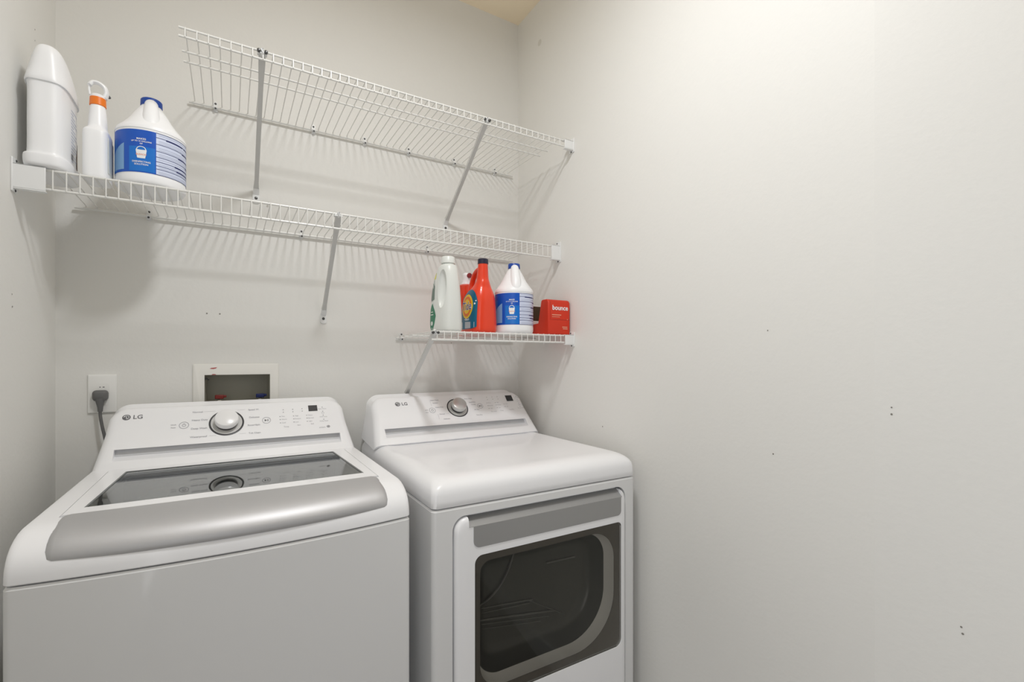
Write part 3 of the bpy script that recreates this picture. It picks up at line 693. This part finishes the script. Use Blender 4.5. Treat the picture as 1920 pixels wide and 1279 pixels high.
part('drum_ribs', join(
    tube([(1.02 + 0.14 * sin(i / 12 * 1.35), yb - 0.004, 0.60 + 0.15 * (1 - cos(i / 12 * 1.35)) / (1 - cos(1.35))) for i in range(13)], 0.0025, 8),
    bar3((1.03, yb, 0.592), (1.22, yb, 0.570), 0.0022), bar3((1.03, yb, 0.578), (1.21, yb, 0.562), 0.0015), bar3((1.03, yb, 0.560), (1.30, yb, 0.515), 0.0035), bar3((1.03, yb, 0.548), (1.28, yb, 0.504), 0.0018),
    bar3((1.03, yb, 0.535), (1.25, yb, 0.497), 0.0014), bar3((1.20, yb, 0.575), (1.34, yb, 0.492), 0.0016), bar3((1.27, yb, 0.668), (1.38, yb, 0.664), 0.0030)), BOWLR, bowl, smooth=60)

# ------------------------------------------------------------ outlet, plug, valve box
ou = thing('wall_outlet', (0.107, 0, 1.1845), 'white wall outlet plate behind the left end of the washing machine', 'outlet')
part('cover_plate', rings([Y3(rrect(0.0725 + k, 0.1415 - k, 1.1265 + k, 1.2435 - k, 0.003), y) for k, y in ((0, -0.0003), (0, -0.003), (0.001, -0.005), (0.003, -0.006))]), OUTL, ou)
part('receptacle', prism(rrect(0.090, 0.124, 1.150, 1.217, 0.006), 'y', -0.005, -0.0068), OUTL, ou)
part('socket_slots', join(box(0.1005, 0.1035, -0.0066, -0.0071, 1.204, 1.2065), box(0.108, 0.1125, -0.0066, -0.0071, 1.204, 1.2065)), INK, ou)
pc = thing('power_cord', (0.104, 0, 1.174), 'dark grey three-pin plug and cord pushed into the wall outlet', 'power cord')
part('plug', rings([Y3(rrect(0.104 - a, 0.104 + a, 1.184 - b, 1.184 + c, min(a, b, c) * 0.8), y) for a, b, c, y in ((0.015, 0.014, 0.010, -0.0072), (0.0185, 0.019, 0.0125, -0.010), (0.0185, 0.020, 0.0125, -0.018), (0.016, 0.020, 0.010, -0.024), (0.010, 0.014, 0.005, -0.0275))]), PLUG, pc, smooth=50)
part('plug_neck', tube([(0.104, -0.018, 1.170), (0.1045, -0.02, 1.158), (0.105, -0.021, 1.145), (0.105, -0.022, 1.132)], 0.01, 14, radii=[0.0125, 0.0095, 0.007, 0.006]), PLUG, pc)
part('cord', tube(crom([(0.105, -0.022, 1.136), (0.1055, -0.023, 1.12), (0.110, -0.026, 1.09), (0.118, -0.03, 1.05), (0.130, -0.032, 0.98), (0.16, -0.03, 0.80), (0.2, -0.03, 0.4)], 5), 0.0042, 12), PLUG, pc)
vb = thing('washer_valve_box', (0.4635, 0, 1.13), 'cream recessed water valve box in the wall behind the washing machine', 'valve box')
fr = part('face_frame', rings([Y3(rrect(0.3355 + k, 0.5915 - k, 1.00 + k, 1.2745 - k, 0.004), y) for k, y in ((0, -0.0004), (0, -0.003), (0.0015, -0.005), (0.004, -0.0058))]), [VBOX], vb, smooth=30)
boolean(fr, box(0.3685, 0.5635, -0.02, 0.01, 1.035, 1.2375))
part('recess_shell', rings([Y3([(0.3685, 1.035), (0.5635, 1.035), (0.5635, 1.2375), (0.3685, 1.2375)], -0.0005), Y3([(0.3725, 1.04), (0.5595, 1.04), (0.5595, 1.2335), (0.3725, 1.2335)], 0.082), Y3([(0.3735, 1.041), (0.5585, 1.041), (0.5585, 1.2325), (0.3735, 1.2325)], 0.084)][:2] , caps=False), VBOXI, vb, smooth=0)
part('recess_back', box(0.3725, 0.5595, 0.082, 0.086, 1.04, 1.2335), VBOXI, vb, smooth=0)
decal('red_smudge', s_merge(s_poly([(0.383, 1.2585), (0.3875, 1.2612), (0.395, 1.262), (0.4045, 1.2632), (0.401, 1.2592), (0.393, 1.2572)]), s_poly([(0.388, 1.2375), (0.392, 1.2405), (0.399, 1.2402), (0.402, 1.2378)])), lambda a, b: (a, -0.0062, b), PINK, vb, False)
part('box_tab', join(box(0.3705, 0.377, -0.002, 0.012, 1.222, 1.2285), box(0.377, 0.3815, -0.001, 0.012, 1.2195, 1.223)), BLACK, vb)
for vx, vm, lb in ((0.410, VRED, 'red handle'), (0.5345, VBLUE, 'blue handle')):
    v = part('valve', join(cyl((vx, 0.04, 1.05), (0, 0, 1), 0.009, 0.095, 18), cyl((vx, 0.045, 1.105), (0, -1, 0), 0.008, 0.03, 16), lathe_axis((vx, 0.04, 1.145), (0, 0, 1), [(0, 0.009), (0.004, 0.008), (0.008, 0.0)], 18)), VMET, vb)
    h = part('valve_handle', join(box(vx - 0.013, vx + 0.013, 0.030, 0.050, 1.153, 1.1665), box(vx + 0.010, vx + 0.021, 0.034, 0.046, 1.157, 1.1655)), vm, v, bevel=0.002, seg=2)
    h['label'] = lb
nl = tag(part('wall_screw', join(cyl((0.556, 0.004, 1.845), (0.15, -1, -0.3), 0.0018, 0.016, 10), cyl((0.5575, -0.010, 1.8415), (0.15, -1, -0.3), 0.0036, 0.002, 12)), SCREW), 'small dark screw sticking out of the back wall just above the middle shelf', 'screw')

# ------------------------------------------------------------ bottles
Z2, Z3 = 1.7535, 1.3865
def jug_bleach(name, loc, rz, label, h=0.258, R=0.0765):
    t = thing(name, loc, label, 'bottle', None, rz)
    k = h / 0.262; q = R / 0.0735
    B = Loft([(0, 0, 0, .062 * q, .062 * q, 2.2), (.003 * k, 0, 0, .068 * q, .068 * q, 2.2), (.010 * k, 0, 0, .0725 * q, .0725 * q, 2.1), (.024 * k, 0, 0, .0735 * q, .0735 * q, 2.05), (.028 * k, 0, 0, .0728 * q, .0728 * q, 2.05), (.09 * k, 0, 0, .0728 * q, .0728 * q, 2.05), (.147 * k, 0, 0, .0728 * q, .0728 * q, 2.05), (.152 * k, 0, 0, .0738 * q, .0738 * q, 2.05), (.163 * k, 0, 0, .0715 * q, .0715 * q, 2),
              (.176 * k, 0, 0.000, .061 * q, .063 * q, 2), (.196 * k, 0, 0.001, .0475 * q, .049 * q, 2), (.218 * k, 0, 0.001, .036 * q, .036 * q, 2), (.236 * k, 0, 0, .0255 * q, .0255 * q, 2), (.243 * k, 0, 0, .0215 * q, .0215 * q, 2), (.252 * k, 0, 0, .021 * q, .021 * q, 2)], 5)
    bd = part('jug_body', B.bm(), HDPE, t, local=True)
    th0 = radians(-8)
    def hd(r, z, s=0): return (sin(th0) * r + cos(th0) * s, -cos(th0) * r + sin(th0) * s, z)
    hp_ = crom([hd(.006, .243 * k), hd(.017, .243 * k), hd(.026, .226 * k), hd(.036, .206 * k), hd(.045, .184 * k), hd(.049, .165 * k), hd(.046, .152 * k)], 5)
    nn = len(hp_)
    part('grip', tube(hp_, .0125, 20, radii=[.0135 + .011 * i / (nn - 1) for i in range(nn)]), HDPE, t, local=True)
    part('cap', lathe_axis((0, 0, .244 * k), (0, 0, 1), [(-0.001, .0225 * q), (0.001, .0232 * q), (.016 * k, .0228 * q), (.0185 * k, .021 * q), (.0185 * k, 0)], 40), BLUECAP, t, local=True)
    f = lambda off: (lambda th, z: B.polar(radians(th), z * k, off))
    lb = decal('label', s_rect(-128, 0, .031, .1455, 40, 4), f(.0005), BLUE, t)
    decal('label_swoosh', s_cols([(-128 + 8 * i, .031 + .0, .075 + .055 * min(1, (i / 9))) for i in range(3)] + [(-104, .034, .108), (-96, .034, .115), (-88, .034, .119), (-80, .034, .1205), (-72, .034, .121)], 6), f(.0007), BLUEM, lb)
    decal('label_panel', s_rect(-43, -1.5, .034, .100, 16, 4), f(.0007), BLUEM, lb)
    decal('label_photo', s_cols([(-92, .038, .070), (-84, .038, .083), (-76, .038, .092), (-68, .038, .099), (-60, .038, .105), (-53, .038, .109)], 6), f(.0009), BLUEL, lb)
    kx = 180 / pi / R
    def tx(s, size, cz, cx=-23): 
        v, fc = s_text(s, size, bold=0.00012)
        return [(cx + a * kx, cz + b) for a, b in v], fc
    decal('label_print', s_merge(tx('MAKES', .0068, .1205), tx('UP TO 12 GALLONS', .0050, .1140), tx('OF', .0050, .1075), tx('DISINFECTING', .0062, .0590), tx('SOLUTION', .0062, .0520)), f(.0011), WHT, lb)
    c = -23
    bk = [(c - 10 + 0.0, .0935), (c + 10, .0935), (c + 7.2, .0665), (c - 7.2, .0665)]
    arc = []
    n = 12
    for i in range(n + 1):
        a = pi * i / n; arc.append((c + 7.9 * cos(a), .091 + .0100 * sin(a)))
    for i in range(n, -1, -1):
        a = pi * i / n; arc.append((c + 6.5 * cos(a), .091 + .0083 * sin(a)))
    decal('bucket_icon', s_merge(s_cols([(c - 8.4, .0885, .0915), (c - 6.2, .0690, .0915), (c, .0685, .0910), (c + 6.2, .0690, .0915), (c + 8.4, .0885, .0915)], 3), (arc, [(i, i + 1, 2 * n - i, 2 * n + 1 - i) for i in range(n)])), f(.0011), WHT, lb)
    decal('bucket_band', tx('BLEACH', .0062, .0785), f(.0013), CARDP, lb)
    l2 = decal('label_text_side', s_rect(0, 120, .031, .1455, 40, 4), f(.0005), LABW, t)
    st = []; sg = []
    for z, a0, a1, hh in ((.1445, 0, 120, .0007), (.1325, 0, 120, .0007), (.1145, 0, 120, .0007), (.0955, 0, 120, .0007), (.0795, 0, 120, .0007), (.067, 0, 120, .0007), (.056, 0, 120, .0007), (.047, 0, 120, .0007), (.0318, 0, 120, .0007)):
        st.append(s_rect(a0, a1, z - hh, z + hh, 24, 1))
    for z, a0, a1 in ((.1315, 16, 52), (.1315, 56, 100), (.1130, 50, 100), (.0945, 40, 100), (.0790, 62, 100), (.0665, 32, 100), (.0555, 36, 100)):
        st.append(s_rect(a0, a1, z - .0019, z + .0019, 16, 1))
    for z, a0, a1 in ((.1395, 4, 100), (.1235, 4, 90), (.1185, 4, 100), (.105, 4, 95), (.0995, 4, 60), (.0885, 4, 90), (.084, 4, 98), (.0735, 4, 90), (.061, 4, 95), (.051, 4, 95), (.040, 4, 95), (.036, 4, 80)):
        sg.append(s_rect(a0, a1, z - .0011, z + .0011, 16, 1))
    decal('label_stripes', s_merge(*st), f(.0009), LABD, l2)
    decal('label_small_print', s_merge(*sg), f(.0008), LABG, l2)
    return t
jug_bleach('bleach_jug', (0.2535, -0.236, Z2), radians(13.5), 'white bleach jug with blue cap and blue label, on the middle shelf at left', 0.257, 0.0795)
jug_bleach('bleach_jug', (1.378, -0.332, Z3), radians(-14.5), 'white bleach jug with blue cap beside the red detergent bottle on the lowest shelf', 0.268, 0.0735)

# tall white handled jug against the left wall, label on its right flank
t = thing('laundry_jug', (0.0545, -0.250, Z2 + 0.0008), 'tallest white jug with domed shoulder, standing against the left wall on the middle shelf', 'bottle')
J = Loft([(0, 0, 0, .037, .079, 4), (.004, 0, 0, .0405, .085, 4), (.012, 0, 0, .0425, .087, 4), (.030, 0, 0, .0425, .087, 4), (.038, 0, 0, .0365, .082, 4), (.12, 0, 0, .0360, .0815, 4), (.200, 0, 0, .0360, .0815, 4), (.207, 0, 0, .0405, .085, 3.8), (.217, 0, -.001, .0410, .085, 3.4), (.238, .001, -.004, .0375, .079, 3.2), (.260, .002, -.014, .0335, .067, 3.0), (.280, .003, -.026, .0285, .053, 2.8), (.293, .003, -.033, .0240, .042, 2.6), (.301, .003, -.038, .0180, .031, 2.4), (.304, .003, -.040, .010, .018, 2), (.3045, .003, -.040, .001, .002, 2)], 5)
part('jug_body', J.bm(64), HDPE, t, local=True)
part('cap', lathe_axis((0.010, .055, .245), (0.15, 0.45, 1), [(-.01, .014), (.0, .016), (.022, .0155), (.025, .0135), (.025, 0)], 32), NAVY, t, local=True)
f = lambda off: (lambda a, z: J.face('+x', a, z, off))
lb = decal('label_print', s_merge(*[s_rect(-.010 + .001 * (i % 3), .008 + (i * 37 % 50) / 1000, .046 + i * .0082, .0480 + i * .0082, 6, 1) for i in range(17)]), f(.0006), LABG, t)
decal('label_barcode', s_merge(*[s_rect(-.010 + j * .003, -.0085 + j * .003, .05, .066, 1, 2) for j in range(6)]), f(.0009), INK, t)
decal('label_brown_band', s_cols([(.040, .030, .075), (.05, .028, .095), (.06, .028, .11), (.068, .03, .12)], 6), f(.0008), BROWNL, t)

# spray bottle with the orange collar
t = thing('spray_bottle', (0.1437, -0.262, Z2), 'slim white spray bottle with an orange collar between the tall jug and the bleach jug', 'bottle')
S = Loft([(0, 0, 0, .0235, .040, 4), (.004, 0, 0, .026, .043, 4), (.02, 0, 0, .0265, .0435, 4), (.085, 0, 0, .0265, .0435, 4), (.118, 0, 0, .0265, .043, 4), (.127, 0, 0, .0255, .041, 3.5), (.134, 0, 0, .0225, .033, 3), (.142, 0, 0, .0195, .026, 2.5), (.17, 0, 0, .0182, .021, 2.1), (.194, 0, 0, .0160, .0165, 2), (.204, 0, 0, .0145, .0145, 2)], 5)
part('bottle_body', S.bm(48), HDPE, t, local=True)
part('collar', lathe_axis((0, 0, .200), (0, 0, 1), [(0, .0158), (.001, .0172), (.021, .0164), (.022, .013)], 36), ORNG, t, local=True)
hd = part('spray_head', join(lathe_axis((0, 0, .221), (0, 0, 1), [(0, .0155), (.006, .0160), (.009, .012)], 28),
     tube(crom([(.0130, 0.004, .226), (.0165, 0.004, .240), (.0135, 0.002, .254), (.002, 0, .262), (-.0105, -.001, .261), (-.0165, -.002, .252)], 5), .0052, 12, flat=2.2)), HDPE, t, local=True)
part('trigger', tube([(-.0165, -.002, .253), (-.0170, -.003, .240), (-.0150, -.003, .226)], .0022, 10, flat=2.2), HDPE, t, local=True)
part('label_side', box(.0256, .0272, -.030, .028, .02, .112), HDPEC, t, local=True, bevel=.001)
part('nozzle', cyl((.0175, .010, .240), (.3, 1, -.2), .0035, .010, 14), INK, t, local=True)

# cream bottle with green label, lowest shelf left
t = thing('softener_bottle', (1.110, -0.300, Z3), 'tall cream bottle with moulded grip and green leaf label, leftmost on the lowest shelf', 'bottle')
Sb = Loft([(0, 0, 0, .034, .058, 3.4), (.004, 0, 0, .038, .063, 3.4), (.015, 0, 0, .0405, .066, 3.4), (.07, 0, 0, .0395, .066, 3.2), (.13, 0, -.001, .0375, .062, 3), (.18, 0, -.004, .035, .055, 2.8), (.215, 0, -.010, .032, .044, 2.5), (.236, 0, -.014, .0275, .033, 2.2), (.243, 0, -.016, .021, .022, 2), (.252, 0, -.016, .019, .019, 2)], 5)
sb = part('bottle_body', Sb.bm(56), HDPEC, t, local=True)
grip = []
for i in range(13):
    z = .085 + .135 * i / 12; k = sqrt(max(0, 1 - ((i - 6) / 6.2) ** 2)) + 0.05
    grip.append([(Sb.face('-x', -.028, z, 0)[0] - 0.004 + 0.022 * k * sin(2 * pi * j / 20), -.028 + .022 * k * cos(2 * pi * j / 20), z) for j in range(20)])
cb = rings(grip)
bmesh.ops.translate(cb, verts=cb.verts, vec=Vector(t.location))
boolean(sb, cb)
t.rotation_euler.z = radians(10)
part('cap', lathe_axis((0, -.016, .245), (0, 0, 1), [(0, .0245), (.0015, .0255), (.022, .0235), (.025, .021), (.025, 0)], 36), HDPEC, t, local=True)
f = lambda off: (lambda a, z: Sb.face('-x', a, z, off))
decal('label', s_merge(s_cols([(.004, .058, .060), (.012, .030, .078), (.020, .014, .090), (.028, .006, .104), (.036, .010, .098), (.046, .020, .085), (.054, .045, .065)], 5)), f(.0006), GREEN, t)
decal('label_band', s_cols([(.016, .118, .165), (.026, .115, .19), (.038, .112, .200), (.046, .12, .19)], 4), f(.0006), GREEND, t)
decal('label_tag', s_cols([(.012, .192, .212), (.022, .190, .214), (.030, .190, .212)], 3), f(.0006), LYEL, t)
decal('label_print', s_merge(s_disc(.030, .032, .008, .008, 14, m=2), s_rect(.020, .042, .062, .065, 4, 1), s_rect(.022, .040, .072, .0745, 4, 1)), f(.0009), HDPEC, t)

# red detergent bottle
t = thing('detergent_bottle', (1.243, -0.300, Z3), 'orange-red detergent bottle with navy cap and blue bullseye label on the lowest shelf', 'bottle')
D = Loft([(0, 0, 0, .044, .066, 3.6), (.004, 0, 0, .048, .071, 3.6), (.014, 0, 0, .0505, .074, 3.6), (.06, 0, 0, .0505, .074, 3.4), (.11, 0, -.001, .048, .072, 3.2), (.135, 0, -.004, .0455, .066, 3), (.153, 0, -.012, .040, .053, 2.8), (.168, 0, -.022, .033, .038, 2.5), (.186, 0, -.030, .0255, .028, 2.2), (.205, 0, -.031, .0215, .023, 2), (.255, 0, -.034, .0178, .018, 2)], 5)
part('bottle_body', D.bm(60), RED, t, local=True)
hp_ = crom([(0, -.026, .238), (0, .000, .239), (0, .028, .228), (0, .050, .205), (0, .062, .178), (0, .062, .150), (0, .050, .122)], 5)
part('handle', tube(hp_, .009, 16, radii=[.0088 + .012 * max(0, i / (len(hp_) - 1) - .6) for i in range(len(hp_))], flat=1.25), RED, t, local=True)
part('cap', lathe_axis((0, -.034, .254), (0, 0, 1), [(0, .019), (.001, .0198), (.017, .0192), (.019, .0175), (.019, 0)], 36), NAVY, t, local=True)
f = lambda off: (lambda a, z: D.face('-x', a, z, off))
lb = decal('label', s_cols([(-.064, .022, .110), (-.058, .018, .130), (-.048, .016, .146), (-.034, .015, .156), (-.018, .015, .160), (0, .015, .160), (.016, .015, .156), (.03, .015, .147), (.044, .017, .132), (.054, .02, .11)], 14), f(.0018), TEAL, t)
cy_, cz_ = -.004, .098
decal('bullseye_yellow', s_disc(cy_, cz_, .042, .045, 32, 0.0, 6), f(.0022), YEL, lb)
decal('bullseye_orange', s_disc(cy_, cz_, .034, .037, 32, 0.0, 6), f(.0025), ORL, lb)
decal('bullseye_yellow', s_disc(cy_, cz_, .026, .027, 32, 0.0, 5), f(.0028), YEL, lb)
v, fc = s_text('Tide', .042, bold=.0014)
decal('brand_word', ([(cy_ - a * 0.95, cz_ + b) for a, b in v], fc), f(.0031), WHT, lb)
v, fc = s_text('Tide', .042, bold=.0)
decal('brand_word', ([(cy_ - a * 0.95, cz_ + b) for a, b in v], fc), f(.0036), NAVYB, lb)
decal('label_panel', s_cols([(-.056, .019, .038), (-.03, .017, .040), (0, .017, .042), (.04, .019, .042)], 3), f(.0022), GREY, lb)
v, fc = s_text('+Bleach', .012, bold=.0002)
decal('label_print', s_merge(([(-.006 - a, .050 + b) for a, b in v], fc), s_disc(-.054, .105, .0035, .0035, 8, m=1), s_disc(-.058, .115, .0025, .0025, 8, m=1)), f(.0025), WHT, lb)

# stain remover bottle behind the detergent
t = thing('stain_remover_bottle', (1.262, -0.150, Z3 + 0.001), 'red bottle with white spout and round dark red knob, behind the detergent bottle', 'bottle')
E_ = Loft([(0, 0, 0, .036, .032, 3), (.004, 0, 0, .039, .035, 3), (.10, 0, 0, .040, .036, 3), (.185, 0, 0, .039, .035, 3), (.196, 0, 0, .036, .032, 3), (.202, 0, 0, .026, .024, 2.4), (.205, 0, 0, .018, .018, 2)], 4)
part('bottle_body', E_.bm(40), RED, t, local=True)
sp = part('spout', Loft([(.203, 0, 0, .021, .020, 2), (.215, .002, 0, .018, .018, 2), (.228, .003, -.002, .017, .017, 2), (.243, .002, -.002, .0165, .0165, 2), (.250, .001, 0, .011, .011, 2), (.252, 0, 0, .003, .003, 2)], 4).bm(32), HDPE, t, local=True)
part('knob', lathe_axis((.004, -.016, .238), (.1, -1, 0.05), [(-.004, .009), (.006, .0105), (.010, .0095), (.011, 0)], 24), REDD, t, local=True)

# dryer sheet carton with sloping back edge
t = thing('dryer_sheet_box', (1.535, -0.345, Z3), 'orange-red dryer sheet carton in the corner against the right wall', 'box')
side = [(-.400, 0), (-.400, .124), (-.394, .133), (-.385, .1365), (-.358, .1365), (-.351, .132), (-.330, .046), (-.262, .042), (-.262, 0)]
cb = part('carton', prism([(y, Z3 + z) for y, z in side], 'x', 1.4905, 1.5945), CARD, t, bevel=.003, seg=2)
fb = lambda a, z: (a, -.4007, Z3 + z)
decal('brand_word', s_text('bounce', .0255, 1.5470, .103, bold=.0007, sx=1.0), lambda a, z: (a, -.4008, Z3 + z), WHT, t, False)
decal('carton_print', s_merge(s_rect(1.508, 1.552, .074, .0775, 1, 1), s_rect(1.508, 1.545, .067, .069, 1, 1), s_rect(1.557, 1.582, .0275, .031, 1, 1), s_rect(1.560, 1.583, .021, .0245, 1, 1), s_rect(1.580, 1.584, .058, .061, 1, 1)), fb, CARDP, t, False)
decal('front_flap', s_merge(s_rect(1.4998, 1.5006, .058, .128, 1, 1), s_rect(1.5, 1.594, .057, .0578, 1, 1)), lambda a, z: (a, -.4005, Z3 + z), REDD, t, False)

# small brown carton seen between the bleach jug and the red box
t = thing('small_carton', (1.52, -0.219, Z3), 'small dark brown carton with a pale band, half hidden behind the red carton', 'box')
part('carton', box(1.475, 1.565, -.253, -.185, Z3, Z3 + .122), BROWN, t, bevel=.002, seg=2)
part('pale_band', box(1.4735, 1.5665, -.2545, -.1835, Z3 + .044, Z3 + .062), HDPEC, t, bevel=.001, seg=2)
part('top_flap', box(1.474, 1.566, -.254, -.184, Z3 + .1215, Z3 + .1255), HDPEC, t, bevel=.001, seg=2)
